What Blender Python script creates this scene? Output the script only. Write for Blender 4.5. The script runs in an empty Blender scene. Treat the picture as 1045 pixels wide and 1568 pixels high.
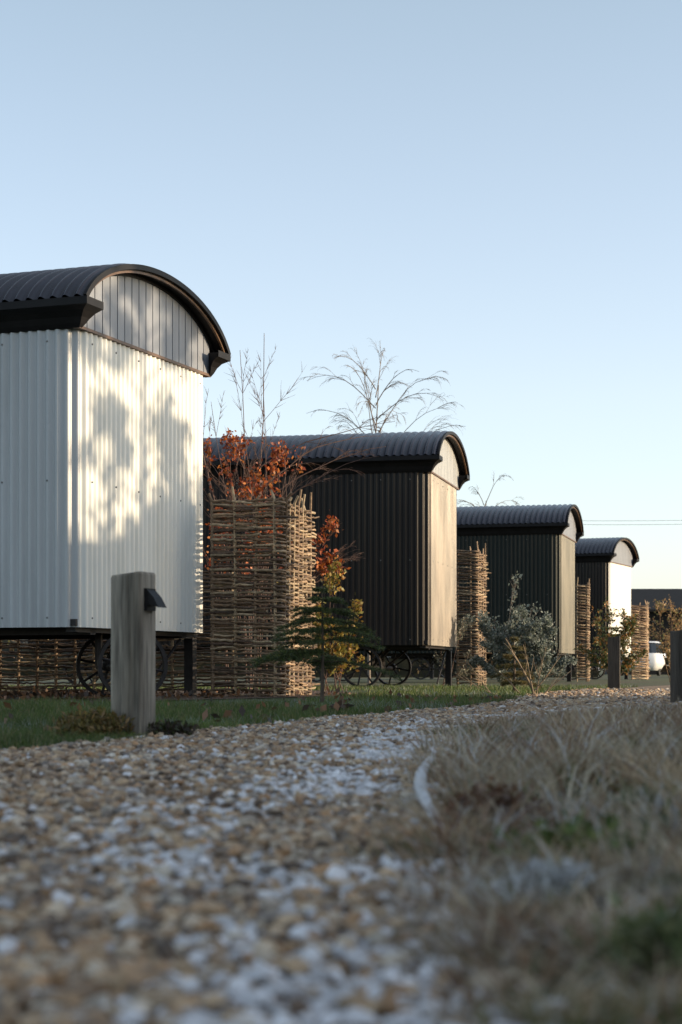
import bpy, math, random
import numpy as np
from mathutils import Vector, Matrix
random.seed(7); RNG=np.random.default_rng(7)
scene=bpy.context.scene
SUN_EL=math.radians(11.5); SDX,SDY=0.985,-0.12

# ------------------------------------------------------------------ helpers
class B:
    def __init__(s): s.v=[];s.c=[];s.l=[];s.t=[];s.m=[];s.n=0
    def add(s,v,f,col=(1,1,1),mat=0):
        v=np.asarray(v,dtype=np.float64).reshape(-1,3)
        c=np.asarray(col,dtype=np.float64)
        if c.ndim==1: c=np.tile(c[:3],(len(v),1))
        s.v.append(v); s.c.append(c)
        if isinstance(f,np.ndarray):
            s.l.append((f+s.n).ravel()); s.t.append(np.full(len(f),f.shape[1])); s.m.append(np.full(len(f),mat))
        else:
            for q in f:
                s.l.append(np.asarray(q)+s.n); s.t.append(np.array([len(q)])); s.m.append(np.array([mat]))
        s.n+=len(v)
    def build(s,name,mats,smooth=True,parent=None,auto=False):
        me=bpy.data.meshes.new(name)
        v=np.concatenate(s.v);c=np.concatenate(s.c);l=np.concatenate(s.l).astype(np.int32);t=np.concatenate(s.t).astype(np.int32);m=np.concatenate(s.m).astype(np.int32)
        me.vertices.add(len(v));me.vertices.foreach_set("co",v.astype(np.float32).ravel())
        me.loops.add(len(l));me.loops.foreach_set("vertex_index",l)
        me.polygons.add(len(t));st=np.concatenate([[0],np.cumsum(t)[:-1]]).astype(np.int32)
        me.polygons.foreach_set("loop_start",st)
        me.polygons.foreach_set("material_index",m)
        me.polygons.foreach_set("use_smooth",np.full(len(t),smooth))
        me.update(calc_edges=True)
        a=me.color_attributes.new(name="Col",type='FLOAT_COLOR',domain='POINT')
        a.data.foreach_set("color",np.hstack([c,np.ones((len(c),1))]).astype(np.float32).ravel())
        for x in mats: me.materials.append(x)
        o=bpy.data.objects.new(name,me); scene.collection.objects.link(o)
        if parent: o.parent=parent
        return o
def empty(name,loc=(0,0,0),rz=0):
    o=bpy.data.objects.new(name,None); o.location=loc; o.rotation_euler=(0,0,rz); scene.collection.objects.link(o); return o
def box(b,x0,x1,y0,y1,z0,z1,col=(1,1,1),mat=0):
    v=[(x,y,z) for z in(z0,z1) for y in(y0,y1) for x in(x0,x1)]
    f=np.array([[0,2,3,1],[4,5,7,6],[0,1,5,4],[2,6,7,3],[0,4,6,2],[1,3,7,5]])
    b.add(v,f,col,mat)
def tube(b,pts,rad,sides=5,col=(1,1,1),mat=0,cap=True):
    P=np.asarray(pts,dtype=float);n=len(P);R=np.broadcast_to(np.asarray(rad,dtype=float),(n,))
    T=np.gradient(P,axis=0);T/=np.linalg.norm(T,axis=1)[:,None]+1e-9
    mt=np.abs(T[:,2]).mean(); ref=np.tile([0,0,1.] if mt<0.75 else [1.,0,0],(n,1))
    U=np.cross(T,ref);U/=np.linalg.norm(U,axis=1)[:,None]+1e-9
    W=np.cross(T,U)
    a=np.linspace(0,2*np.pi,sides,endpoint=False)
    V=P[:,None]+R[:,None,None]*(np.cos(a)[None,:,None]*U[:,None]+np.sin(a)[None,:,None]*W[:,None])
    i=np.arange(n-1)[:,None]*sides;j=np.arange(sides)[None];k=(j+1)%sides
    F=np.stack([i+j,i+k,i+sides+k,i+sides+j],-1).reshape(-1,4)
    c=np.asarray(col,dtype=float)
    b.add(V.reshape(-1,3),F,c,mat)
    if cap and sides>2:
        b.add(V[-1],[list(range(sides))],col,mat); b.add(V[0],[list(range(sides))[::-1]],col,mat)
def leaves(b,C,size,pal,mat=0,asp=0.55,up=0.0):
    C=np.asarray(C);n=len(C);S=size*(0.6+0.8*RNG.random(n))[:,None]
    A=RNG.normal(size=(n,3));A[:,2]+=up;A/=np.linalg.norm(A,axis=1)[:,None]
    Q=RNG.normal(size=(n,3));Q=np.cross(A,Q);Q/=np.linalg.norm(Q,axis=1)[:,None]
    V=np.stack([C,C+A*S*.5+Q*S*asp*.5,C+A*S,C+A*S*.5-Q*S*asp*.5],1).reshape(-1,3)
    F=np.arange(4*n).reshape(-1,4)
    pal=np.asarray(pal);ci=pal[RNG.integers(0,len(pal),n)]*(0.65+0.7*RNG.random((n,1)))
    b.add(V,F,np.repeat(ci,4,0),mat)
def blades(b,X,Y,Z,h,w,lean,cols,segs=2,mat=0,leandir=None):
    n=len(X);th=RNG.random(n)*2*np.pi if leandir is None else leandir
    ph=RNG.random(n)*2*np.pi
    L=np.stack([np.cos(th),np.sin(th),np.zeros(n)],1);Wd=np.stack([np.cos(ph),np.sin(ph),np.zeros(n)],1)
    base=np.stack([X,Y,Z],1);vs=[]
    for s in range(segs+1):
        t=s/segs
        c=base+L*(lean*h)[:,None]*t**1.8+np.array([0,0,1.])*(h*(t-0.35*lean.clip(0,1.4)*t*t))[:,None]
        ww=(w*(1-t*.92))[:,None]
        vs+= [c-Wd*ww*.5,c+Wd*ww*.5]
    V=np.stack(vs,1);k=2*(segs+1)
    o=np.arange(n)[:,None]*k
    F=np.concatenate([o+np.array([[2*s,2*s+1,2*s+3,2*s+2]]) for s in range(segs)],0)
    b.add(V.reshape(-1,3),F,np.repeat(cols,k,0),mat)
def vnoise(x,y,s,seed=0):
    x=np.asarray(x)*s;y=np.asarray(y)*s
    xi=np.floor(x).astype(int);yi=np.floor(y).astype(int);fx=x-xi;fy=y-yi
    fx=fx*fx*(3-2*fx);fy=fy*fy*(3-2*fy)
    def h(a,c): 
        q=np.sin(a*127.1+c*311.7+seed*74.7)*43758.5453; return q-np.floor(q)
    return (h(xi,yi)*(1-fx)+h(xi+1,yi)*fx)*(1-fy)+(h(xi,yi+1)*(1-fx)+h(xi+1,yi+1)*fx)*fy

def pmat(name,col=(.5,.5,.5),rough=.6,metal=0,attr=False,col2=None,c2scale=3,c2lo=.45,c2hi=.62,nscale=12,nvar=.3,bump=0,bscale=60,stretch=(1,1,1),trans=0,spec=.5,rvar=0.0):
    m=bpy.data.materials.new(name);m.use_nodes=True;nt=m.node_tree;N=nt.nodes;Lk=nt.links
    p=N["Principled BSDF"];out=N["Material Output"]
    tc=N.new("ShaderNodeTexCoord");mp=N.new("ShaderNodeMapping");mp.inputs["Scale"].default_value=stretch
    Lk.new(tc.outputs["Object"],mp.inputs[0]);co=mp.outputs[0]
    if attr:
        a=N.new("ShaderNodeAttribute");a.attribute_name="Col";cs=a.outputs["Color"]
    else:
        r=N.new("ShaderNodeRGB");r.outputs[0].default_value=(*col,1);cs=r.outputs[0]
    if col2:
        n=N.new("ShaderNodeTexNoise");n.inputs["Scale"].default_value=c2scale;n.inputs["Detail"].default_value=6;Lk.new(co,n.inputs["Vector"])
        cr=N.new("ShaderNodeValToRGB");cr.color_ramp.elements[0].position=c2lo;cr.color_ramp.elements[1].position=c2hi;Lk.new(n.outputs["Fac"],cr.inputs[0])
        mx=N.new("ShaderNodeMixRGB");Lk.new(cr.outputs[0],mx.inputs[0]);Lk.new(cs,mx.inputs[1]);mx.inputs[2].default_value=(*col2,1);cs=mx.outputs[0]
    n2=N.new("ShaderNodeTexNoise");n2.inputs["Scale"].default_value=nscale;n2.inputs["Detail"].default_value=8;Lk.new(co,n2.inputs["Vector"])
    if nvar>0:
        mr=N.new("ShaderNodeMapRange");mr.inputs[1].default_value=.3;mr.inputs[2].default_value=.7;mr.inputs[3].default_value=1-nvar;mr.inputs[4].default_value=1+nvar*.6
        Lk.new(n2.outputs["Fac"],mr.inputs[0])
        mm=N.new("ShaderNodeVectorMath");mm.operation='SCALE';Lk.new(cs,mm.inputs[0]);Lk.new(mr.outputs[0],mm.inputs["Scale"]);cs=mm.outputs[0]
    Lk.new(cs,p.inputs["Base Color"])
    p.inputs["Roughness"].default_value=rough;p.inputs["Metallic"].default_value=metal;p.inputs["Specular IOR Level"].default_value=spec
    if rvar>0:
        mr=N.new("ShaderNodeMapRange");mr.inputs[1].default_value=.3;mr.inputs[2].default_value=.7;mr.inputs[3].default_value=rough-rvar;mr.inputs[4].default_value=rough+rvar
        Lk.new(n2.outputs["Fac"],mr.inputs[0]);Lk.new(mr.outputs[0],p.inputs["Roughness"])
    if bump>0:
        n3=N.new("ShaderNodeTexNoise");n3.inputs["Scale"].default_value=bscale;n3.inputs["Detail"].default_value=6;Lk.new(co,n3.inputs["Vector"])
        bp=N.new("ShaderNodeBump");bp.inputs["Strength"].default_value=bump;bp.inputs["Distance"].default_value=.02;Lk.new(n3.outputs["Fac"],bp.inputs["Height"]);Lk.new(bp.outputs[0],p.inputs["Normal"])
    if trans>0:
        t=N.new("ShaderNodeBsdfTranslucent");Lk.new(cs,t.inputs[0]);ms=N.new("ShaderNodeMixShader");ms.inputs[0].default_value=trans
        Lk.new(p.outputs[0],ms.inputs[1]);Lk.new(t.outputs[0],ms.inputs[2]);Lk.new(ms.outputs[0],out.inputs[0])
    return m

# ------------------------------------------------------------------ materials
M_white=pmat("white_painted_iron_sunlit",(.69,.69,.66),.38,col2=(.60,.60,.56),c2scale=5,c2lo=.5,c2hi=.75,nscale=3,nvar=.08,stretch=(1,1,.15),rvar=.08,bump=.04,bscale=8)  # white for the end walls, lightened so the colour adds sunlight
M_whiteShade=pmat("white_painted_iron_shaded",(.43,.445,.46),.34,col2=(.36,.375,.385),c2scale=5,c2lo=.5,c2hi=.75,nscale=3,nvar=.10,stretch=(1,1,.15),rvar=.08,bump=.04,bscale=8)  # long-wall copy of the white, darkened and blued to paint in shade
M_black=pmat("black_painted_iron",(.0055,.004,.0045),.36,col2=(.014,.009,.008),c2scale=2.5,c2lo=.4,c2hi=.7,nscale=3,nvar=.3,stretch=(1,1,.2),rvar=.08,bump=.05,bscale=6,spec=.2)
M_blackLit=pmat("black_iron_sunlit",(.075,.057,.045),.38,col2=(.22,.175,.135),c2scale=2.2,c2lo=.40,c2hi=.62,nscale=3,nvar=.4,stretch=(1,1,.4),rvar=.1,bump=.05,bscale=6,spec=.5)  # lit copy of the black paint, sun sheen put into the colour
M_greenLit=pmat("green_iron_sunlit",(.045,.045,.034),.40,col2=(.11,.10,.075),c2scale=2.2,c2lo=.40,c2hi=.62,nscale=3,nvar=.4,stretch=(1,1,.4),rvar=.1,bump=.05,bscale=6,spec=.4)  # lighter copy of the dark green, sunlight on the end painted in
M_green=pmat("dark_green_painted_iron",(.006,.011,.010),.40,nscale=3,nvar=.3,stretch=(1,1,.2),rvar=.06,spec=.2)
M_roof=pmat("charcoal_corrugated_roof",(.018,.018,.030),.30,nscale=6,nvar=.35,rvar=.08,bump=.04,bscale=10,spec=.6)
M_trim=pmat("black_trim",(.009,.008,.009),.55,nscale=10,nvar=.3,spec=.2)
M_edge=pmat("roof_edge_timber",(.12,.065,.035),.5,nscale=10,nvar=.4)
M_board=pmat("gable_boards_grey",(.225,.24,.275),.5,nscale=8,nvar=.15,stretch=(1,1,.15))
M_cream=pmat("gable_boards_pale",(.36,.37,.375),.5,nscale=8,nvar=.15,stretch=(1,1,.15))
M_iron=pmat("rusty_iron",(.016,.012,.012),.6,nscale=30,nvar=.5,metal=.2)
M_screw=pmat("screws",(.2,.2,.2),.4,metal=.7)
M_wood=pmat("weathered_post_wood",(.31,.275,.225),.85,col2=(.10,.08,.058),c2scale=3.2,c2lo=.48,c2hi=.70,nscale=22,nvar=.6,stretch=(3,3,.22),bump=.7,bscale=30)
M_wood2=pmat("dark_post_wood",(.06,.05,.04),.85,nscale=22,nvar=.5,stretch=(3,3,.22),bump=.5,bscale=30)
M_wicker=pmat("hazel_wicker",attr=True,rough=.75,nscale=30,nvar=.45,bump=.3,bscale=120)
M_stone=pmat("gravel_stone",attr=True,rough=.7,nscale=80,nvar=.3)
M_grass=pmat("grass_blades",attr=True,rough=.6,nscale=4,nvar=.25,trans=.25)
M_leaf=pmat("leaf_foliage",attr=True,rough=.5,nscale=10,nvar=.2,trans=.35)
M_bark=pmat("twig_bark",attr=True,rough=.8,nscale=30,nvar=.4)
M_ground=pmat("ground_soil_and_grass",(.06,.08,.025),.95,col2=(.085,.06,.035),c2scale=.8,nscale=6,nvar=.5,bump=.6,bscale=15)
M_lawn=pmat("lawn_turf",(.045,.07,.015),.95,col2=(.06,.05,.025),c2scale=4,c2lo=.5,c2hi=.7,nscale=25,nvar=.5,bump=.8,bscale=70)
M_path=pmat("gravel_path_base",(.20,.135,.085),.95,col2=(.34,.25,.18),c2scale=45,nscale=60,nvar=.6,bump=1,bscale=60)
M_soil=pmat("verge_soil",(.065,.045,.028),.95,col2=(.045,.065,.02),c2scale=5,nscale=30,nvar=.5,bump=1,bscale=50)
M_mulch=pmat("leaf_litter_soil",(.06,.038,.025),.95,col2=(.12,.07,.04),c2scale=25,nscale=40,nvar=.6,bump=1,bscale=40)
M_frost=pmat("frosted_edging",(.60,.61,.64),.6,nscale=40,nvar=.5,bump=.6,bscale=80)
M_barn=pmat("black_weatherboard",(.012,.012,.013),.7,nscale=3,nvar=.3,stretch=(1,1,8),spec=.2)
M_car=pmat("white_car_paint",(.7,.7,.7),.25,nscale=2,nvar=.05)
M_glass=pmat("car_glass",(.02,.025,.03),.08,nscale=2,nvar=.1)
M_tyre=pmat("tyre_rubber",(.015,.015,.015),.8,nscale=20,nvar=.2)

# ------------------------------------------------------------------ world, sun, camera
w=bpy.data.worlds.new("World");scene.world=w;w.use_nodes=True;nt=w.node_tree
bg=nt.nodes["Background"];sky=nt.nodes.new("ShaderNodeTexSky");sky.sky_type='NISHITA';sky.sun_disc=False
sky.sun_elevation=SUN_EL;sky.sun_rotation=math.atan2(SDX,SDY);sky.air_density=1.0;sky.dust_density=1.0;sky.ozone_density=2.0
nt.links.new(sky.outputs[0],bg.inputs[0]);bg.inputs[1].default_value=.245
tc=nt.nodes.new("ShaderNodeTexCoord");sx=nt.nodes.new("ShaderNodeSeparateXYZ");cr=nt.nodes.new("ShaderNodeValToRGB")
nt.links.new(tc.outputs["Generated"],sx.inputs[0]);nt.links.new(sx.outputs[2],cr.inputs[0])
cr.color_ramp.elements[0].position=0;cr.color_ramp.elements[0].color=(.29,.27,.40,1)
cr.color_ramp.elements[1].position=.38;cr.color_ramp.elements[1].color=(.20,.18,.11,1)
e=cr.color_ramp.elements.new(.15);e.color=(.33,.265,.25,1)
bg2=nt.nodes.new("ShaderNodeBackground");nt.links.new(cr.outputs[0],bg2.inputs[0]);bg2.inputs[1].default_value=1.0
ad=nt.nodes.new("ShaderNodeAddShader");nt.links.new(bg.outputs[0],ad.inputs[0]);nt.links.new(bg2.outputs[0],ad.inputs[1]);nt.links.new(ad.outputs[0],nt.nodes["World Output"].inputs[0])
sd=bpy.data.lights.new("sun","SUN");sd.energy=6.0;sd.angle=math.radians(.55);sd.color=(1,.79,.53)
so=bpy.data.objects.new("sun",sd);scene.collection.objects.link(so)
dv=Vector((SDX*math.cos(SUN_EL),SDY*math.cos(SUN_EL),math.sin(SUN_EL)));so.rotation_euler=dv.to_track_quat('Z','Y').to_euler();so.location=(20,0,20)
cd=bpy.data.cameras.new("camera");co=bpy.data.objects.new("camera",cd);scene.collection.objects.link(co);scene.camera=co
co.location=(0,0,.24);co.rotation_euler=(math.radians(90),0,0)
cd.sensor_fit='HORIZONTAL';cd.sensor_width=24;cd.lens=62;cd.shift_y=.2316;cd.clip_start=.05;cd.clip_end=3000
cd.dof.use_dof=True;cd.dof.focus_distance=13.5;cd.dof.aperture_fstop=6.2
scene.view_settings.view_transform='Standard';scene.view_settings.look='None';scene.view_settings.exposure=0

# ------------------------------------------------------------------ ground, path, lawn, verge
LY=np.array([-4,1,3,4.84,5.94,8.2,10.1,12,14.7,18,25,40,60.]);LX=np.array([-3.4,-2.0,-1.42,-.94,-.62,-.067,.63,1.1,1.5,2.2,4.4,10,18.])
RY=np.array([-4,1.2,1.73,2.9,6.2,8,9.5,11,14,18,25,40,60.]);RX=np.array([.3,.12,.085,.13,.36,.75,1.4,2.4,4.2,6.5,11,20,34.])
Lf=lambda y:np.interp(y,LY,LX); Rf=lambda y:np.interp(y,RY,RX)
b=B();b.add([(-1500,-300,0),(1500,-300,0),(1500,2500,0),(-1500,2500,0)],np.array([[0,1,2,3]]));b.build("ground",[M_ground])
ys=np.concatenate([np.arange(-4,12,.25),np.arange(12,60.1,1.)])
def strip(name,xl,xr,yy,z,mat,nx=2,zf=None):
    b=B();U=np.linspace(0,1,nx);X=xl[:,None]*(1-U)+xr[:,None]*U;Yg=np.repeat(yy[:,None],nx,1)
    Z=np.full_like(X,z) if zf is None else zf(X,Yg)
    i=np.arange(len(yy)-1)[:,None]*nx;j=np.arange(nx-1)[None]
    F=np.stack([i+j,i+j+1,i+nx+j+1,i+nx+j],-1).reshape(-1,4)
    b.add(np.stack([X,Yg,Z],-1).reshape(-1,3),F);return b.build(name,[mat])
strip("path",Lf(ys)-.05,Rf(ys)+.05,ys,.008,M_path)
yl=np.concatenate([np.arange(2,12,.25),np.arange(12,24.1,1.)])
strip("lawn",np.full(len(yl),-9.),Lf(yl)+.04*np.sin(yl*6),yl,.014,M_lawn,nx=6)
b=B();b.add([(-9,14.6,.02),(-1.9,12.15,.02),(-1.3,12.7,.02),(-.55,13.9,.02),(-.1,14.9,.02),(.35,16.4,.02),(-.3,19,.02),(-7,20,.02)],[[0,1,2,3,4,5,6,7]]);b.build("planting_bed",[M_mulch])
def vz(X,Y):
    d=np.clip((X-Rf(Y))/.35,0,1);e=np.clip((10.8-Y)/1.2,0,1)*np.clip((Y+3)/2,0,1)
    return .012+d*e*(.015+.03*vnoise(X,Y,4,2)*np.clip((9-Y)/5,.3,1)+.02*vnoise(X,Y,11,6))
yv=np.arange(-3,11,.06)
strip("verge",Rf(yv),Rf(yv)*0+6.5,yv,.0,M_soil,nx=110,zf=vz)

import bmesh
bm=bmesh.new();bmesh.ops.create_icosphere(bm,subdivisions=1,radius=1);ICO=np.array([v.co[:] for v in bm.verts]);ICF=np.array([[v.index for v in f.verts] for f in bm.faces]);bm.free()
def stones(b,n,y0,y1,rmin,rmax,over=.04,verge=False):
    Y=RNG.uniform(y0,y1,n);l=np.maximum(Lf(Y),-.24*Y-.5);r=Rf(Y)+over
    r=np.minimum(r,.26*Y+.8)
    if verge: l=Rf(Y);r=l+1.2
    X=l+(r-l)*RNG.random(n)**(1.8 if verge else 1)
    R=rmin+(rmax-rmin)*RNG.random(n)**2.2
    sc=np.stack([R*RNG.uniform(.8,1.4,n),R*RNG.uniform(.7,1.1,n),R*RNG.uniform(.4,.75,n)],1)
    V=ICO[None]*(1+.22*RNG.normal(size=(n,12,1)))*sc[:,None]
    a=RNG.random(n)*6.283;ti=RNG.normal(size=n)*.45
    c,s=np.cos(ti)[:,None],np.sin(ti)[:,None]
    y1_,z1_=V[:,:,1]*c-V[:,:,2]*s,V[:,:,1]*s+V[:,:,2]*c
    c,s=np.cos(a)[:,None],np.sin(a)[:,None]
    x2,y2=V[:,:,0]*c-y1_*s,V[:,:,0]*s+y1_*c
    Z=.006+R*RNG.uniform(.1,1.0,n)+.008*vnoise(X,Y,2.5,9)+(vz(X,Y)-.012 if verge else 0)
    P=np.stack([x2+X[:,None],y2+Y[:,None],z1_+Z[:,None]],-1)
    pal=np.array([(.38,.25,.145),(.47,.335,.21),(.27,.185,.12),(.34,.28,.23),(.54,.445,.34),(.12,.08,.055),(.40,.235,.12),(.23,.195,.17),(.62,.55,.46)])
    C=pal[RNG.choice(len(pal),n,p=[.18,.16,.13,.13,.12,.11,.07,.06,.04])]*RNG.uniform(.65,1.2,(n,1))
    dist=Rf(Y)-X
    band=np.exp(-((dist-.16)/.20)**2)
    fp=band*np.clip((vnoise(X,Y,3.6,3)-.34)*3.2,0,1)*.62+.03+.28*np.clip((vnoise(X,Y,2.2,13)-.68)*4,0,1)*np.clip(1-dist/1.8,0,1)
    fr=RNG.random(n)<fp
    C[fr]=np.array([.64,.63,.65])*RNG.uniform(.7,1.2,(fr.sum(),1))
    F=(ICF[None]+np.arange(n)[:,None,None]*12).reshape(-1,3)
    b.add(P.reshape(-1,3),F,np.repeat(C,12,0))
b=B();stones(b,31000,.7,4,.0048,.0118);stones(b,27000,4,9,.0065,.0142);stones(b,18000,9,20,.011,.020)
stones(b,800,.9,5,.005,.010,verge=True)
b.build("gravel",[M_stone],smooth=False)

def gcol(n,pal,lo=.6,hi=1.35):
    pal=np.asarray(pal);return pal[RNG.integers(0,len(pal),n)]*RNG.uniform(lo,hi,(n,1))
b=B()
green=[(.065,.11,.016),(.09,.14,.022),(.05,.085,.016),(.12,.14,.035)]
def lawnpatch(n,y0,y1,h0,h1,w):
    Y=RNG.uniform(y0,y1,n);l=np.maximum(-.24*Y-1,-8);r=Lf(Y)+.05*np.sin(Y*6)+.05*vnoise(Y,Y*0,7,1)
    X=l+(r-l)*RNG.random(n)
    k=(X>.12*(Y-14.2)-0.05)|(Y<12.0-.32*(X+1.9).clip(-9,0))|(Y>19);X=X[k];Y=Y[k];n=len(X)
    h=RNG.uniform(h0,h1,n)*(.6+.8*vnoise(X,Y,5,4));c=gcol(n,green)*(.7+.6*vnoise(X,Y,1.7,31))[:,None]
    dry=RNG.random(n)<.08;c[dry]=(.25,.2,.1)
    fr=RNG.random(n)<.25*np.clip((vnoise(X,Y,1.5,8)-.6)*4,0,1);c[fr]=(.27,.31,.27)
    blades(b,X,Y,np.full(n,.012),h,np.full(n,w),RNG.uniform(.1,1,n),c)
lawnpatch(45000,3.8,8,.025,.05,.003);lawnpatch(45000,8,13,.03,.055,.004);lawnpatch(35000,13,24,.03,.06,.008)
b.build("lawn_grass",[M_grass])

b=B()
pals=[[(.42,.31,.19),(.48,.37,.24),(.35,.24,.14)],[(.28,.15,.085),(.34,.20,.12),(.20,.11,.06)],[(.52,.44,.32),(.56,.48,.36),(.42,.33,.22)],[(.19,.19,.06),(.24,.22,.09),(.14,.15,.04)]]
def verge(nc,y0,y1,per,hf,w,gfrac,lean=(.3,1.3),spread=.05,xo=0,frost=.06,near=False):
    cy=RNG.uniform(y0,y1,nc);l=Rf(cy)+xo;r=np.minimum(.25*cy+.6,5.5);r=np.maximum(r,l+.5)
    if near: r=l+.6
    cx=l+(r-l)*RNG.random(nc)**(1.8 if near else 1)
    hc=RNG.uniform(.4,1.35,nc)*hf(cy)
    g=RNG.random(nc)<gfrac
    for i in range(nc):
        n=int(per*RNG.uniform(.4,1.6));
        if n<2: continue
        sp=spread*RNG.uniform(.5,1.4)
        dx=RNG.normal(size=n)*sp;dy=RNG.normal(size=n)*sp
        X=cx[i]+dx;Y=cy[i]+dy
        k=3 if g[i] and RNG.random()<.4 else RNG.integers(0,3)
        c=gcol(n,green if (g[i] and k!=3) else pals[k],.7,1.25)
        c*=RNG.uniform(.6,1.2)
        fr=RNG.random(n)<frost*(1+3*(vnoise(cx[i],cy[i],3,44)>.72));c[fr]=np.array([.58,.57,.57])
        th=np.arctan2(dy,dx)+RNG.normal(size=n)*.6
        h=hc[i]*RNG.uniform(.5,1.2,n)*(.55 if g[i] else 1)
        blades(b,X,Y,vz(X,Y)-.004,h,np.full(n,w)*RNG.uniform(.6,1.3,n),RNG.uniform(*lean,n),c,segs=4,leandir=th)
hf=lambda y:np.interp(y,[1,2.2,3.5,5,7,10.5],[.055,.085,.12,.11,.06,.025])
verge(520,3.3,10.6,38,hf,.0048,.34)
verge(190,1.6,3.6,60,hf,.0044,.34,lean=(.4,1.6),spread=.04,xo=.02,frost=.06)
verge(190,.9,1.9,60,lambda y:.048+0*y,.0036,.42,lean=(.5,1.7),spread=.03,xo=.0,frost=.07,near=True)
verge(60,3.6,6.5,5,lambda y:.165-.008*y,.003,0,lean=(.1,.7),spread=.03,xo=.03)
verge(60,2.0,9,18,lambda y:.04+0*y,.003,.2,lean=(.5,1.6),spread=.04,xo=-.10)
b.build("verge_grass",[M_grass])
b=B()
for cx,cy,rr,pal,n in ((.26,1.95,.06,[(.11,.16,.03),(.16,.2,.05),(.06,.1,.02)],1500),(.36,1.5,.05,[(.6,.61,.63),(.5,.52,.52),(.1,.13,.06)],900),(.19,1.62,.03,[(.55,.56,.58),(.35,.35,.33)],350),(.45,2.4,.09,[(.14,.08,.04),(.24,.15,.09),(.08,.08,.04)],1500),(.24,1.28,.045,[(.1,.13,.05),(.16,.17,.08)],700),(.7,3.4,.14,[(.06,.09,.03),(.12,.13,.05)],1600),(1.1,4.6,.16,[(.06,.09,.03),(.2,.16,.1)],1600),(.22,2.6,.05,[(.20,.10,.055),(.12,.06,.035)],1000),(.5,3.0,.05,[(.6,.61,.62),(.2,.2,.15)],300)):
    C=np.array((cx,cy,.035))+RNG.normal(size=(n,3))*np.array((rr*.55,rr*.55,.012))
    C=C[C[:,2]>.01];leaves(b,C,.016,pal,0,.45,up=.5)
b.build("frosted_weeds",[M_leaf])
b=B();tube(b,[(.262,4.85,.02),(.20,4.0,.035),(.155,3.4,.042),(.132,2.95,.046),(.128,2.66,.042),(.135,2.36,.025)],[.005,.009,.011,.011,.009,.004],6);b.build("frosted_path_edging",[M_frost])

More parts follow.
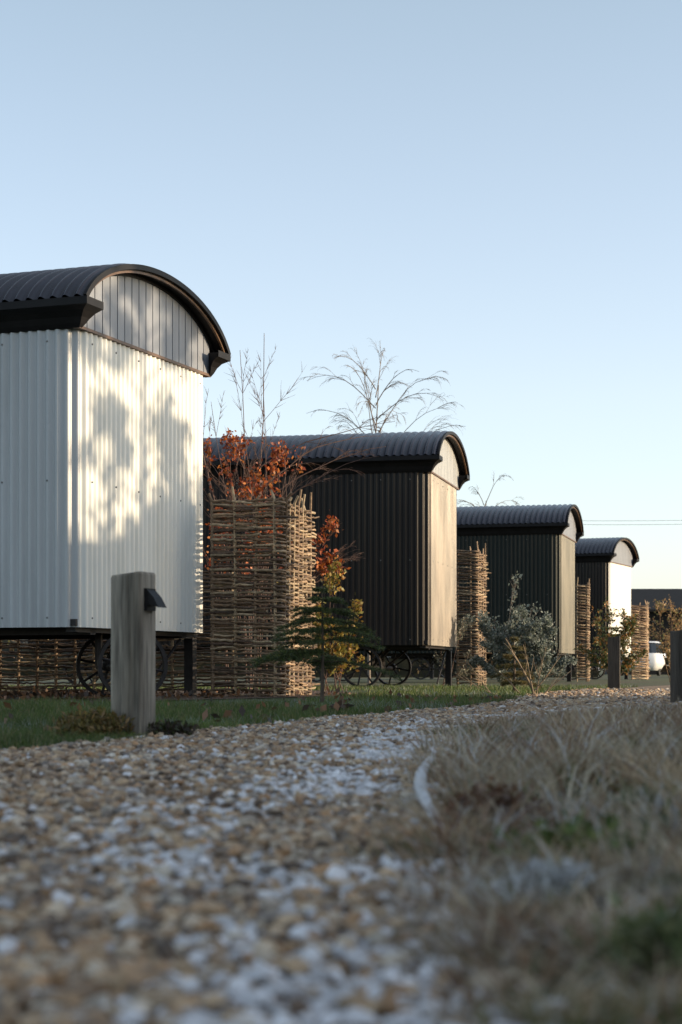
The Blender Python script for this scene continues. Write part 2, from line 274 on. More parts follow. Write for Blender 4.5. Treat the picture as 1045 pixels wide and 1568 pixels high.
# ------------------------------------------------------------------ shepherd huts
PITCH=.076
def hut(corner,edir,L,W,Mlong,Mend,Mgable,axle=.9,steer=0,WT=2.76,WB=.555):
    e=Vector(edir).normalized();l=Vector((-e.y,e.x));rz=math.atan2(l.y,l.x)
    root=empty("shepherds_hut",(corner[0],corner[1],0),rz)
    r=.17
    straight=[((0,-W+r),(0,-r)),((r,0),(L-r,0)),((L,-r),(L,-W+r)),((L-r,-W),(r,-W))]
    cen=[((r,-r),math.pi,math.pi/2),((L-r,-r),math.pi/2,0),((L-r,-W+r),0,-math.pi/2),((r,-W+r),-math.pi/2,-math.pi)]
    nor=[(-1,0),(0,1),(1,0),(0,-1)];P=[];Nn=[];S=[];s=0;K=[]
    for k in range(4):
        a=np.array(straight[k][0]);c=np.array(straight[k][1]);d=np.linalg.norm(c-a);m=int(d/PITCH*10)
        for t in np.linspace(0,1,m,endpoint=False): P.append(a+(c-a)*t);Nn.append(nor[k]);S.append(s+d*t);K.append(k)
        s+=d;(cx,cy),a0,a1=cen[k];d=r*math.pi/2
        for t in np.linspace(0,1,40,endpoint=False):
            a=a0+(a1-a0)*t;P.append(np.array([cx+r*math.cos(a),cy+r*math.sin(a)]));Nn.append((math.cos(a),math.sin(a)));S.append(s+d*t);K.append(k if k in(0,2) and t<.35 else (k+1)%4)
        s+=d
    P=np.array(P);Nn=np.array(Nn);S=np.array(S);tot=s;K=np.array(K)
    ncyc=round(tot/PITCH);off=.0115*np.sin(2*np.pi*S/tot*ncyc)
    Q=P+Nn*off[:,None];n=len(Q)
    zs=[WB,(WB+WT)/2,WT];V=np.concatenate([np.c_[Q,np.full(n,z)] for z in zs])
    b=B();i=np.arange(n);j=(i+1)%n
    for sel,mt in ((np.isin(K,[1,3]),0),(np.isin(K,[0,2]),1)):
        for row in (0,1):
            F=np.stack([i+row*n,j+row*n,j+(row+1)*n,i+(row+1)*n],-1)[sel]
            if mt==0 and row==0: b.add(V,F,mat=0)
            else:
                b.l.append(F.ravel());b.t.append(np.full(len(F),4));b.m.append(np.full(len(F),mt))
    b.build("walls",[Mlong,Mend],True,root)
    b=B();crest=[k for k in range(1,n-1) if off[k]>off[k-1] and off[k]>=off[k+1]]
    for q,k in enumerate(crest):
        if q%5: continue
        for z in (WB+.07,WB+1.08,WT-.1):
            c=np.array([Q[k,0],Q[k,1],z]);nn=np.array([Nn[k,0],Nn[k,1],0])
            tube(b,[c-nn*.002,c+nn*.004,c+nn*.006],[.008,.008,.004],6)
    b.build("screws",[M_screw],True,root)
    a_=W/2+.125;yc=-W/2;tm=math.radians(72);zsp=2.94;rise=.42;OH=.135
    def prof(t,dr=0.):
        y=math.sin(t)/math.sin(tm)*a_;z=zsp+rise*(math.cos(t)-math.cos(tm))/(1-math.cos(tm))
        ny,nz=math.sin(t)*rise/(1-math.cos(tm)),math.cos(t)*a_/math.sin(tm);q=math.hypot(ny,nz)
        return yc+y+ny/q*dr,z+nz/q*dr
    RP=.10
    ts=np.linspace(-tm,tm,37);xs=np.arange(-OH-.01,L+OH+.01,RP/10);b=B()
    cols=[]
    for t in ts:
        o=.018*np.sin(2*np.pi*xs/RP)
        cols.append([(x,*prof(t,.016+oo)) for x,oo in zip(xs,o)])
    V=np.array(cols);nx=len(xs);i=np.arange(len(ts)-1)[:,None]*nx;j=np.arange(nx-1)[None]
    F=np.stack([i+j,i+j+1,i+nx+j+1,i+nx+j],-1).reshape(-1,4);b.add(V.reshape(-1,3),F)
    b.build("roof",[M_roof],True,root)
    b=B()
    def band(x0,x1,d0,d1,mat):
        pr=[[ (x0,*prof(t,d0)),(x1,*prof(t,d0)),(x1,*prof(t,d1)),(x0,*prof(t,d1))] for t in ts]
        V=np.array(pr).reshape(-1,3);k=len(ts)
        F=[]
        for q in range(k-1):
            for s in range(4): F.append([4*q+s,4*q+(s+1)%4,4*(q+1)+(s+1)%4,4*(q+1)+s])
        F.append([0,1,2,3]);F.append([4*k-1,4*k-2,4*k-3,4*k-4]);b.add(V,F,mat=mat)
    band(-OH+.012,L+OH-.012,-.022,-.006,0)
    band(-OH-.016,-OH+.010,-.016,.024,0);band(L+OH-.010,L+OH+.016,-.016,.024,0)
    band(-OH+.012,-OH+.03,-.040,-.023,1)
    band(-.03,.0,-.055,-.023,0)
    b.build("roof_edge",[M_trim,M_edge],False,root)
    b=B();cp=[(-.02,2.745),(.012,2.745),(.03,2.775),(.05,2.82),(.08,2.86),(.12,2.885),(.135,2.89),(.135,2.945),(.115,2.947),(-.02,2.947)]
    for side in (1,-1):
        ex=[-max(y,-.0)*1.05-.01 for y,z in cp];ex[-1]=ex[-2]
        ys_=[(y if side==1 else -W-y) for y,z in cp];k=len(cp)
        V=[(x,y,z) for x,y,(_,z) in zip(ex,ys_,cp)]+[(L-x,y,z) for x,y,(_,z) in zip(ex,ys_,cp)]
        F=[[q,(q+1)%k,k+(q+1)%k,k+q] for q in range(k)];b.add(V,F)
        for sg,xe in ((-1,0),(1,L)):
            W2=[(xe+sg*abs(x),y,z) for x,y,(_,z) in zip(ex,ys_,cp)]
            for (x,y,(_,z)) in zip(ex,ys_,cp):
                d=.02+.10*min(1,max(0,(z-2.745)/.14));W2.append((xe+sg*abs(x),-d if side==1 else -W+d,z))
            b.add(W2,[[q,q+1,k+q+1,k+q] for q in range(k-1)])
    b.build("cornice",[M_trim],False,root)
    b=B()
    def arcz(y):
        u=max(-1,min(1,(y-yc)/a_));t=math.asin(u*math.sin(tm));return prof(t,-.024)[1]
    for xe,sg in ((0,-1),(L,1)):
        nb=19;bw=W/nb
        for q in range(nb):
            y0=-W+q*bw+.0065;y1=-W+(q+1)*bw-.0065;x0,x1=sorted((xe-sg*.02,xe+sg*.014))
            v=[(x0,y0,2.765),(x1,y0,2.765),(x1,y1,2.765),(x0,y1,2.765),(x0,y0,arcz(y0)),(x1,y0,arcz(y0)),(x1,y1,arcz(y1)),(x0,y1,arcz(y1))]
            b.add(v,np.array([[0,3,2,1],[4,5,6,7],[0,1,5,4],[1,2,6,5],[2,3,7,6],[3,0,4,7]]),mat=0)
        xb=xe-sg*.012
        yy=np.linspace(-W,0,24);v=[(xb,y,2.75) for y in yy]+[(xb,y,arcz(y)) for y in yy]
        b.add(v,np.array([[q,q+1,24+q+1,24+q] for q in range(23)]),mat=1)
        x0,x1=sorted((xe-sg*.03,xe+sg*.024));box(b,x0,x1,-W-.01,.01,2.742,2.764,mat=2)
    b.build("gable_boards",[Mgable,M_trim,M_edge],False,root)
    b=B();box(b,.03,L-.03,-W+.03,-.03,WB+.01,WB+.06)
    for y in (-.35,-W+.35): box(b,.06,L-.06,y-.04,y+.04,WB-.05,WB+.009)
    for x in (.06,L-.14): box(b,x,x+.08,-W+.08,-.08,WB-.035,WB+.008)
    R=.265
    def wheel(cx,cy,ang,Rw=R):
        ca,sa=math.cos(ang),math.sin(ang)
        def tr(u,v,wd): return (cx+u*ca-wd*sa,cy+u*sa+wd*ca,Rw+.012+v)
        th=np.linspace(0,2*np.pi,33)
        V=[];
        for t in th[:-1]:
            for rr,wd in ((Rw,-.035),(Rw,.035),(Rw-.028,.035),(Rw-.028,-.035)): V.append(tr(rr*math.cos(t),rr*math.sin(t),wd))
        F=[]
        for q in range(32):
            for s in range(4): F.append([4*q+s,4*q+(s+1)%4,4*((q+1)%32)+(s+1)%4,4*((q+1)%32)+s])
        b.add(V,F)
        for q in range(8):
            t=q*math.pi/4+.2
            tube(b,[tr(.03*math.cos(t),.03*math.sin(t),.012*(-1)**q),tr((Rw-.02)*math.cos(t),(Rw-.02)*math.sin(t),.01*(-1)**q)],.012,6)
        tube(b,[tr(0,0,-.07),tr(0,0,.07)],.05,12);tube(b,[tr(0,0,-.085),tr(0,0,.085)],.022,10)
    cA=math.cos(steer);sA=math.sin(steer)
    tr_=W/2-.42 if steer else W/2-.12
    for s in (1,-1):
        wheel(axle+sA*-s*tr_,yc+cA*s*tr_,steer);wheel(L-.9,yc+s*(W/2-.12),0)
    tube(b,[(axle+sA*tr_,yc-cA*tr_,R),(axle-sA*tr_,yc+cA*tr_,R)],.028,8)
    tube(b,[(L-.9,yc-W/2+.12,R),(L-.9,yc+W/2-.12,R)],.028,8)
    for s in (1,-1):
        for xx in (axle,L-.9):
            if xx>.4:
                tube(b,[(xx,yc+s*.45,R),(xx-.28,yc+s*.6,WB-.05)],.016,6);tube(b,[(xx,yc+s*.45,R),(xx+.28,yc+s*.6,WB-.05)],.016,6)
            tube(b,[(xx,yc+s*.35,R),(xx,yc+s*.35,WB-.02)],.03,6)
    y=-W+.12
    box(b,.07,.15,y-.04,y+.04,.012,WB-.046);box(b,L-.5,L-.42,y-.04,y+.04,.012,WB-.071)
    tube(b,[(.12,-W+.3,WB-.06),(.12,-1.3,.06)],.012,6)
    b.build("undercarriage",[M_iron],False,root)
    return root
hut((-1.93,12.9),(.794,2.16),5.6,2.30,M_whiteShade,M_white,M_board,axle=.25,steer=math.radians(35))
hut((1.118,22.3),(.507,2.24),5.6,2.30,M_black,M_blackLit,M_cream)
hut((4.05,32.5),(.57,2.22),5.6,2.30,M_green,M_greenLit,M_board)
hut((6.22,40.9),(.885,2.12),5.6,2.30,M_black,M_white,M_board)  # end coloured white to stand for sun glare

# ------------------------------------------------------------------ posts
def post(x,y,h,wd,rz,lamp=True,mt=None):
    root=empty("wooden_bollard",(x,y,0),rz)
    b=B();c=.006;k=wd/2;pl=[(-k+c,-k),(k-c,-k),(k,-k+c),(k,k-c),(k-c,k),(-k+c,k),(-k,k-c),(-k,-k+c)]
    zs=[-.02,h*.33,h*.66,h-.008,h];V=[]
    for q,z in enumerate(zs):
        s=1 if q<4 else .95
        V+=[(px*s,py*s,z+(.006*px/k if q>2 else 0)) for px,py in pl]
    F=[[q*8+s,q*8+(s+1)%8,q*8+8+(s+1)%8,q*8+8+s] for q in range(4) for s in range(8)]+[list(range(32,40))]
    b.add(V,F);b.build("post",[mt or M_wood],False,root)
    if lamp:
        b=B();z=h-.085
        box(b,k+.001,k+.012,-.032,.032,z-.04,z+.035)
        v=[(k+.012,-.03,z+.03),(k+.035,-.03,z+.005),(k+.055,-.03,z-.03),(k+.012,-.03,z-.018)];v+=[(a,.03,c_) for a,_,c_ in v]
        b.add(v,[[0,1,2,3],[7,6,5,4],[0,4,5,1],[1,5,6,2],[2,6,7,3],[3,7,4,0]]);b.build("downlight",[M_trim],False,root)
post(-.705,5.98,.565,.115,math.radians(-22))
post(3.13,20.2,.62,.14,math.radians(-10),False,M_wood2)
post(2.235,11.5,.50,.14,math.radians(5),False,M_wood2)

# ------------------------------------------------------------------ wicker fences
def wicker(path,H,z0=.03,poles=.15,seed=1,row=.021,dark=1.0,sp=.2,rr=(.0080,.0145)):
    rg=np.random.default_rng(seed);P=np.array(path,float);d=np.r_[0,np.cumsum(np.linalg.norm(np.diff(P,axis=0),axis=1))];T=d[-1]
    b=B();pal=np.array([(.24,.16,.10),(.32,.22,.14),(.18,.12,.075),(.38,.29,.19),(.13,.085,.06)])*dark
    def at(s,o):
        s=np.clip(s,0,T);x=np.interp(s,d,P[:,0]);y=np.interp(s,d,P[:,1])
        k=np.clip(np.searchsorted(d,s,side='right')-1,0,len(P)-2);t=(P[k+1]-P[k])/(d[k+1]-d[k])[...,None]
        return np.stack([x-t[...,1]*o,y+t[...,0]*o],-1)
    z=z0;r=0
    while z<H:
        s=np.arange(-.0,T+.001,sp/5);ph=math.pi*(r%2)
        o=.026*np.sin(np.pi*s/sp+ph)+rg.normal(size=len(s))*.004
        zz=z+.010*np.sin(s*rg.uniform(1,6)+rg.random()*6)+.02*np.sin(s*1.7+1+z)+rg.normal(size=len(s))*.003
        cut=0
        while cut<len(s)-3:
            m=int(rg.integers(9,34));e=min(len(s),cut+m)
            if len(s)-e<4:e=len(s)
            q=slice(cut,e);xy=at(s[q],o[q]);ln=e-cut
            rad=np.linspace(1,.65,ln)*rg.uniform(*rr)
            if rg.random()<.5: rad=rad[::-1]
            zq=zz[q]+rg.normal()*.004+np.linspace(0,1,ln)*rg.normal()*.008
            pts=np.c_[xy,zq]
            if rg.random()<.5: pts[-1,:2]+=rg.normal(size=2)*.04;pts[-1,2]+=rg.normal()*.015
            tube(b,pts,rad,5,pal[rg.integers(0,5)]*rg.uniform(.65,1.25));cut=e-1
        z+=row*rg.uniform(.8,1.2);r+=1
    for s in np.arange(.02,T,sp):
        p=at(np.array([s]),np.array([0.]))[0];t=H+poles*rg.uniform(-.1,1.3);ln=rg.normal(size=2)*.03
        tube(b,[(p[0],p[1],0),(p[0],p[1],H*.5),(p[0]+ln[0]*.3,p[1]+ln[1]*.3,H),(p[0]+ln[0],p[1]+ln[1],t)],[.016,.015,.013,.011],6,pal[rg.integers(0,4)])
    return b.build("wicker_fence",[M_wicker],True)
wicker([(-1.09,14.75),(-.90,14.72),(-.78,14.62),(-.70,14.62),(-.49,14.48),(-.42,14.95),(-.26,15.9)],1.66,seed=3,poles=.15,row=.0185,dark=1.0,rr=(.0095,.0145))
wicker([(-.95,15.75),(-3.2,16.6),(-6.,17.6)],1.15,seed=4,row=.028,dark=.85,rr=(.010,.014))
wicker([(1.70,26.0),(2.0,25.9),(2.18,26.6)],2.0,seed=5,row=.026,rr=(.011,.016))
wicker([(4.80,36),(5.06,36.0),(5.14,36.8)],1.98,seed=6,row=.03,rr=(.013,.018))
wicker([(7.25,44),(7.65,44.1),(8.0,46)],1.86,seed=7,row=.03,dark=1.4,rr=(.014,.02))

# ------------------------------------------------------------------ vegetation
def grow(b,p,d,length,r,depth,droop,col,wig=.12,nch=4,rg=random,tips=None,spread=.6,mins=5,cl=(.28,.5)):
    n=8;P=[Vector(p)];D=Vector(d).normalized();st=length/n
    for i in range(n):
        D=(D+Vector((rg.gauss(0,wig),rg.gauss(0,wig),rg.gauss(0,wig)-droop*(i/n)))).normalized();P.append(P[-1]+D*st)
    R=[r*(1-.75*i/n) for i in range(n+1)];tube(b,[tuple(q) for q in P],R,mins if depth>1 else 3,col,cap=False)
    if tips is not None:
        for q in P[3:]: tips.append(tuple(q))
    if depth>0:
        for k in range(nch):
            i=rg.randint(2,n-1);t=(P[i]-P[i-1]).normalized()
            s=Vector((rg.gauss(0,1),rg.gauss(0,1),rg.gauss(0,.6))).normalized()
            dd=(t+s*spread).normalized();grow(b,P[i],dd,length*rg.uniform(*cl)*(1.15-i/n*.6),max(R[i]*.6,.0028),depth-1,droop,col,wig,nch,rg,tips,spread,mins,cl)
BK=(.12,.07,.055);BKL=(.19,.155,.13)
rg=random.Random(5)
b=B()
for (top,rr) in (((-1.25,18.1,4.05),.012),((-.68,18.2,3.75),.012),((-.95,17.9,3.5),.010),((-1.25,18.3,3.1),.009),((-.5,18,3.2),.009)):
    p0=Vector((-.92,18,0));v=Vector(top)-p0
    grow(b,p0,v,v.length,rr,2,0.0,BK,.04,11,rg,spread=.6,cl=(.14,.32))
for q in range(4):
    grow(b,(-.85,18,1.7+.2*q),(.75+.1*q,0.1,.85-.1*q),1.5,.008,2,.16,BK,.08,6,rg,spread=.5,cl=(.2,.38))
grow(b,(-.9,18,1.6),(-.45,0,1.1),1.1,.008,2,.02,BK,.08,5,rg,spread=.5)
b.build("bare_birch_sapling",[M_bark])
def weeping(x,y,h,spr,seed,k=9,r0=.03):
    rg=random.Random(seed);b=B();P=[(x-.08,y,0),(x-.1,y,h*.4),(x+.0,y,h*.7),(x+.08,y,h*.97)]
    tube(b,P,[r0,r0*.8,r0*.5,.008],6,BKL,cap=False)
    for i in range(k):
        z=h*(.55+.42*(i+rg.random())/k);a=i*2.4+rg.random()
        grow(b,(x+.03,y,z),(math.cos(a)*.85,math.sin(a)*.5,.85),spr*rg.uniform(.85,1.25)*(1.5-.65*i/k),.010,2,.40,BKL,.05,7,rg,spread=.4,cl=(.22,.5))
    b.build("weeping_birch_tree",[M_bark])
weeping(.56,30,5.25,1.3,3,18,.032);weeping(3.05,38,4.0,.95,8,12)

def blob(c,r,n):
    g=RNG.normal(size=(n,3));g/=np.linalg.norm(g,axis=1)[:,None];g*=RNG.random((n,1))**.45;return np.array(c)+g*np.array(r)
RED=[(.38,.085,.02),(.46,.12,.025),(.26,.055,.02),(.48,.17,.04),(.18,.04,.02)]
GOLD=[(.30,.22,.04),(.22,.20,.04),(.38,.24,.05),(.12,.13,.03),(.3,.14,.03)]
def shrub(name,base,tops,pal,lsz,per,seed,bark=BK,keep=.7,depth=2,r=.008,wig=.1,nch=5,droop=.03,spread=.5):
    rg=random.Random(seed);b=B();tips=[]
    for t in tops:
        p0=Vector(base)+Vector((rg.gauss(0,.06),rg.gauss(0,.06),0));v=Vector(t)-p0
        grow(b,p0,v,v.length,r,depth,droop,bark,wig*.5,nch,rg,tips,spread)
    T=np.array([q for q in tips if q[2]>base[2]+.08]);
    if per>0:
        T=T[RNG.random(len(T))<keep]
        C=np.repeat(T,per,0)+RNG.normal(size=(len(T)*per,3))*lsz*.55
        leaves(b,C,lsz,pal,1,.6)
    return b.build(name,[M_bark,M_leaf])
rg=random.Random(2);b=B();tips=[]
for k in range(10):
    x=rg.uniform(-1.12,-.45);grow(b,(x,17+rg.uniform(-.2,.3),0),(rg.gauss(0,.06),0,1),rg.uniform(2.1,2.55),.009,2,.0,BK,.04,7,rg,tips,.4,cl=(.2,.36))
for k in range(6): grow(b,(-.42,16.8,.95),(.6,0,.45+.10*k),.72,.007,2,.12,BK,.06,5,rg,tips,.4)
T=np.array(tips);T=T[(T[:,2]>1.2)&(T[:,2]<2.5)]
k=(vnoise(T[:,0],T[:,2],6,3)>.40);T=T[k];T=T[RNG.random(len(T))<.6]
leaves(b,np.repeat(T,2,0)+RNG.normal(size=(len(T)*2,3))*.03,.043,RED,1,.6)
b.build("copper_beech_shrub",[M_bark,M_leaf])
shrub("golden_leaf_shrub",(-.1,16.2,.0),[(-.36,16.2,.95),(-.2,16.1,1.12),(-.05,16.2,1.02),(.10,16.2,.9),(.15,16.3,.7),(-.2,16.,.6),(.02,16.1,.6)],GOLD,.04,3,4,keep=.85,r=.006,nch=4,spread=.4)
shrub("frosted_grey_shrub",(2.45,24,.0),[(1.95,24,.75),(2.1,24.1,1.05),(2.3,24,.9),(2.5,24,.95),(2.75,24.2,.9),(2.95,24,.7),(2.7,23.8,.55),(2.2,23.8,.5),(3.0,24,.4),(2.45,23.8,.8),(2.6,24.1,.9),(1.9,24,.4),(2.9,24,.85),(2.2,23.7,.3),(2.8,23.7,.35)],[(.16,.19,.16),(.24,.27,.24),(.11,.14,.11),(.32,.34,.31)],.035,5,9,bark=(.2,.2,.18),keep=.95,nch=7)
shrub("butterfly_bush",(2.3,24.4,.0),[(2.42,24.4,1.35),(2.6,24.4,1.1),(2.1,24.4,1.05)],[(.2,.23,.2),(.13,.16,.13)],.05,1,12,bark=(.18,.16,.14),keep=.6,nch=4)
shrub("grey_leaf_shrub",(1.5,25.2,.0),[(1.4,25.2,.7),(1.6,25.2,.8),(1.8,25.2,.9),(2.0,25.2,.5)],[(.16,.14,.10),(.2,.2,.15)],.04,2,14,keep=.7)
shrub("autumn_shrub",(4.15,27,.0),[(3.75,27,1.1),(3.95,27,1.3),(4.2,27,1.1),(4.4,27,.9),(4.55,27,.6),(4.1,26.8,.6)],[(.10,.12,.04),(.06,.09,.03),(.35,.17,.05),(.2,.16,.06)],.05,3,15,keep=.9)
shrub("brown_twig_shrub",(6.6,35,.0),[(6.2,35,1.5),(6.4,35,1.7),(6.7,35,1.6),(6.95,35,1.3),(7.2,35,1.6),(6.5,35,.8)],[(.4,.24,.1),(.3,.2,.1),(.22,.2,.08)],.05,2,16,bark=(.3,.18,.1),keep=.6)
shrub("brown_twig_shrub",(8.2,42,.0),[(7.9,42,1.4),(8.1,42,1.7),(8.4,42,1.6),(8.8,42,1.8)],[(.4,.24,.1),(.3,.2,.1)],.05,2,17,bark=(.3,.18,.1),keep=.6)

def spruce(x,y,h,wd,z0,seed,nw=7,pal=((.05,.08,.025),(.08,.115,.035),(.035,.06,.02),(.14,.15,.04)),nl=.024):
    rg=random.Random(seed);b=B();tube(b,[(x,y,0),(x+.005,y,h*.5),(x,y,h)],[.015,.010,.004],6,(.10,.07,.05))
    C=[];Dr=[]
    for k in range(nw):
        f=k/(nw-1);z=z0+(h-z0)*f*.95;ln=wd*.5*(1-f)**.7*rg.uniform(.8,1.1)+.05
        for q in range(rg.randint(5,8)):
            a=rg.random()*6.28;l2=ln*rg.uniform(.6,1.2);P=[];up=rg.uniform(.05,.35)
            for s in range(9):
                t=s/8;P.append(Vector((x+math.cos(a)*l2*t,y+math.sin(a)*l2*t,z+l2*(up*t-.32*t*t)+rg.gauss(0,.003))))
            tube(b,[tuple(p) for p in P],[.004*(1-.6*s/8) for s in range(9)],3,(.08,.05,.03),cap=False)
            subs=[P]
            for s in (2,3,4,5,6,7):
                for sg in (1,-1):
                    aa=a+sg*.8;sl=l2*.42*(1-s/11);S=[P[s]+Vector((math.cos(aa)*sl*u,math.sin(aa)*sl*u,-.12*sl*u)) for u in (0,.33,.66,1)];subs.append(S)
                    tube(b,[tuple(p) for p in S],.0022,3,(.08,.05,.03),cap=False)
            for S in subs:
                for i in range(len(S)-1):
                    dd=S[i+1]-S[i];m=max(2,int(dd.length/.0016))
                    for u in range(m): C.append(S[i]+dd*(u/m));Dr.append(dd.normalized())
    C=np.array(C);Dr=np.array(Dr);n=len(C);N=RNG.normal(size=(n,3));N-=Dr*(N*Dr).sum(1)[:,None];N/=np.linalg.norm(N,axis=1)[:,None]
    A=N*.85+Dr*.6;Q=np.cross(A,RNG.normal(size=(n,3)));Q/=np.linalg.norm(Q,axis=1)[:,None];L=nl*RNG.uniform(.7,1.2,n)[:,None]
    V=np.stack([C-Q*.0018,C+Q*.0018,C+A*L],1).reshape(-1,3);pal=np.array(pal);c=pal[RNG.integers(0,len(pal),n)]*RNG.uniform(.7,1.3,(n,1))
    b.add(V,np.arange(3*n).reshape(-1,3),np.repeat(c,3,0),1);b.build("spruce_sapling",[M_bark,M_leaf])
spruce(-.12,11.1,.77,.94,.29,1,8)
spruce(4.75,31,1.15,.9,.3,2,7,nl=.035)
spruce(1.62,16.5,.55,.34,.12,5,6,pal=((.12,.10,.03),(.07,.08,.025),(.2,.14,.05)),nl=.03)

b=B();rg=random.Random(21)
for x0,x1,z1,r in ((1.72,1.45,.52,.016),(1.70,1.55,.45,.012),(1.66,1.95,.36,.010),(1.75,2.02,.22,.008),(1.6,1.38,.3,.008),(1.35,1.05,.25,.006),(1.4,1.0,.13,.005),(1.72,1.80,.45,.008)):
    grow(b,(x0,15.5,0),(x1-x0,0,z1),math.hypot(x1-x0,z1),r,1,.05,(.20,.15,.10),.06,5,rg,spread=.5)
b.build("dead_shrub",[M_bark])
b=B();C=blob((-.83,5.9,.03),(.14,.12,.075),2600);C=C[C[:,2]>0];leaves(b,C,.022,[(.14,.11,.03),(.2,.15,.045),(.10,.085,.02),(.24,.15,.06)],0,.4,up=.8)
C=blob((-.58,5.98,.02),(.09,.08,.045),900);C=C[C[:,2]>0];leaves(b,C,.02,[(.06,.045,.025),(.05,.06,.02),(.03,.02,.015)],0,.4,up=.8)
b.build("moss_clump",[M_leaf])
b=B();n=260;Y=RNG.uniform(5,14,n);X=Lf(Y)-RNG.random(n)**1.3*2.2;leaves(b,np.c_[X,Y,np.full(n,.035)],.045,[(.12,.06,.03),(.2,.1,.05),(.06,.04,.03)],0,.6)
n=1500;Y=RNG.uniform(12.3,16,n);X=-1.9+(Y-12.5)*.62-RNG.random(n)*3+.1;leaves(b,np.c_[X,Y,np.full(n,.03)],.05,[(.12,.06,.03),(.2,.1,.05),(.06,.04,.03)],0,.6)
C=blob((-.02,9.4,.03),(.07,.06,.025),60);leaves(b,C,.05,[(.04,.025,.02),(.1,.06,.04)],0,.6)
b.build("fallen_leaves",[M_leaf])
def hedge(name,x0,x1,y0,y1,hf,n,pal,lsz):
    b=B();ax=(y1-y0)>(x1-x0)
    if ax:
        ys_=np.linspace(y0+.1,y1-.1,60);pr=[(x0+.15,0),(x0+.1,.5),(x0+.2,.97),(x1-.2,.97),(x1-.1,.5),(x1-.15,0)]
        V=[(px,yy,pz*(hf(yy)-.08)) for yy in ys_ for px,pz in pr]
    else:
        ys_=np.linspace(x0+.1,x1-.1,60);pr=[(y0+.15,0),(y0+.1,.5),(y0+.2,.97),(y1-.2,.97),(y1-.1,.5),(y1-.15,0)]
        V=[(yy,px,pz*(hf(yy)-.08)) for yy in ys_ for px,pz in pr]
    F=[[6*q+s,6*q+s+1,6*q+7+s,6*q+6+s] for q in range(59) for s in range(5)]+[list(range(6)),list(range(59*6+5,59*6-1,-1))]
    b.add(V,F,(.03,.03,.015))
    X=RNG.uniform(x0,x1,n);Y=RNG.uniform(y0,y1,n);hh=np.array([hf(q) for q in (Y if ax else X)]);Z=hh*RNG.random(n)**.6+.06*RNG.normal(size=n)
    leaves(b,np.c_[X,Y,Z.clip(.02)],lsz,pal,0,.6);return b.build(name,[M_leaf],False)
GR=[(.05,.07,.025),(.07,.08,.03),(.035,.05,.02),(.1,.08,.04)]
hedge("hedge",8.6,9.6,-8,13.6,lambda y:3.48+.5*min(1,max(0,(y-11.5)/1.9))+.05*math.sin(y*5)+.04*math.sin(y*13),16000,GR,.12)  # unseen hedge, added to shade the foreground and the first hut's lower wall
hh_=lambda x:1.25+.25*math.sin(x*.9)+.15*math.sin(x*2.7)
HC=[(.10,.075,.04),(.07,.07,.03),(.14,.09,.05)]
hedge("hedge",-30,8.3,56,58,hh_,9000,HC,.3);hedge("hedge",10.7,60,56,58,hh_,11000,HC,.3)
b=B();rg=random.Random(11);tips=[];tube(b,[(9.2,12.6,0),(9.25,12.65,1.8),(9.1,12.6,3.6),(9.15,12.6,5.2)],[.11,.09,.07,.03],8,BK)  # unseen tree, added to dapple the first hut; crown gapped for the light
for k in range(22):
    a=rg.random()*6.28;grow(b,(9.15,12.6,2.9+.12*k),(math.cos(a)*.4,math.sin(a),.45),rg.uniform(.9,1.35),.02,2,.0,BK,.1,5,rg,tips,.7,cl=(.3,.6))
T=np.array(tips);lo=T[(T[:,2]<4.5)];lo=lo[vnoise(lo[:,1],lo[:,2],7,6)>.52];lo=lo[RNG.random(len(lo))<.7]
hi=T[T[:,2]>4.9];hi=hi[vnoise(hi[:,1],hi[:,2],5,9)>.3]
for q,per in ((lo,5),(hi,5)): leaves(b,np.repeat(q,per,0)+RNG.normal(size=(len(q)*per,3))*.05,.08,GR,1,.8)
b.build("off_frame_shadow_tree",[M_bark,M_leaf])

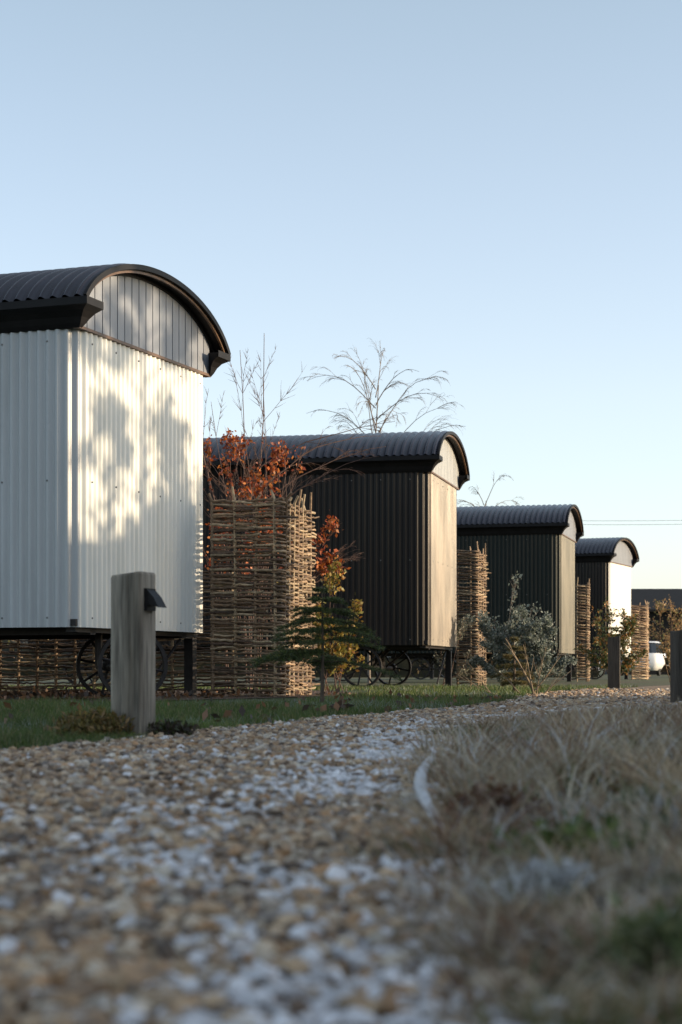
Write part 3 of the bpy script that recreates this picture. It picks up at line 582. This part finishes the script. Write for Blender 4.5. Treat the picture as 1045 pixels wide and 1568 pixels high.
# ------------------------------------------------------------------ distant barn, telephone line, parked car
root=empty("black_barn",(14.6,90,0))
b=B();Lb,Wb,he,hr=24,8,3.3,4.45
v=[(0,0,0),(Lb,0,0),(Lb,Wb,0),(0,Wb,0),(0,0,he),(Lb,0,he),(Lb,Wb,he),(0,Wb,he),(0,Wb/2,hr-.05),(Lb,Wb/2,hr-.05)]
b.add(v,[[0,1,5,4],[2,3,7,6],[3,0,4,8,7],[1,2,6,9,5]]);b.build("walls",[M_barn],False,root)
b=B()
for s in (0,1):
    y0=-.4 if s==0 else Wb+.4;v=[(-.4,y0,he-.1),(Lb+.4,y0,he-.1),(Lb+.4,Wb/2,hr),(-.4,Wb/2,hr),(-.4,y0,he+.02),(Lb+.4,y0,he+.02),(Lb+.4,Wb/2,hr+.12),(-.4,Wb/2,hr+.12)]
    b.add(v,[[0,1,2,3],[4,5,6,7],[0,1,5,4],[0,3,7,4],[1,2,6,5]])
b.build("roof",[M_barn],False,root)
b=B()
for q in range(4): box(b,3+q*5.2,4.6+q*5.2,-.04,-.004,.9,2.3)
b.build("windows",[M_glass],False,root)
root=empty("telephone_line",(0,0,0))
b=B()
for px,py in ((10.0,78),(26,74)):
    tube(b,[(px,py,0),(px,py,7.0)],[.13,.09],8,BK);box(b,px-.5,px+.5,py-.04,py+.04,6.55,6.65,BK)
b.build("poles",[M_bark],False,root)
b=B()
for z,dy in ((6.85,0),(6.7,.25)):
    P=[];
    for s in range(21):
        t=s/20;P.append((10+16*t,78+dy-4*t,z+.12*t-1.2*t*(1-t)*.5))
    tube(b,P,.008,4,(.25,.25,.27))
b.build("wires",[M_bark],False,root)
root=empty("parked_car",(12.8,74,0),math.radians(70))
b=B()
def loft(secs,mat=0):
    V=[]
    for z,x0,x1,hw in secs:
        c=.18;V+=[(x0+c,-hw,z),(x1-c,-hw,z),(x1,-hw+c,z),(x1,hw-c,z),(x1-c,hw,z),(x0+c,hw,z),(x0,hw-c,z),(x0,-hw+c,z)]
    n=len(secs);F=[[q*8+s,q*8+(s+1)%8,q*8+8+(s+1)%8,q*8+8+s] for q in range(n-1) for s in range(8)]+[list(range(8))[::-1],list(range(8*n-8,8*n))];b.add(V,F,mat=mat)
loft([(.22,-2.0,2.0,.80),(.45,-2.1,2.1,.87),(.72,-2.08,2.05,.86),(.90,-2.0,1.75,.80),(.93,-1.95,1.2,.78)])
b.build("body",[M_car],True,root)
b=B();loft([(.935,-1.85,1.15,.76),(1.36,-1.25,.45,.60)]);b.build("windows",[M_glass],False,root)
b=B();loft([(1.362,-1.3,.5,.61),(1.43,-1.1,.3,.52)]);b.build("roof",[M_car],False,root)
b=B()
for x in (-1.3,1.3):
    for y in (-.82,.72): tube(b,[(x,y,.31),(x,y+.10,.31)],.31,20)
b.build("wheels",[M_tyre],False,root)
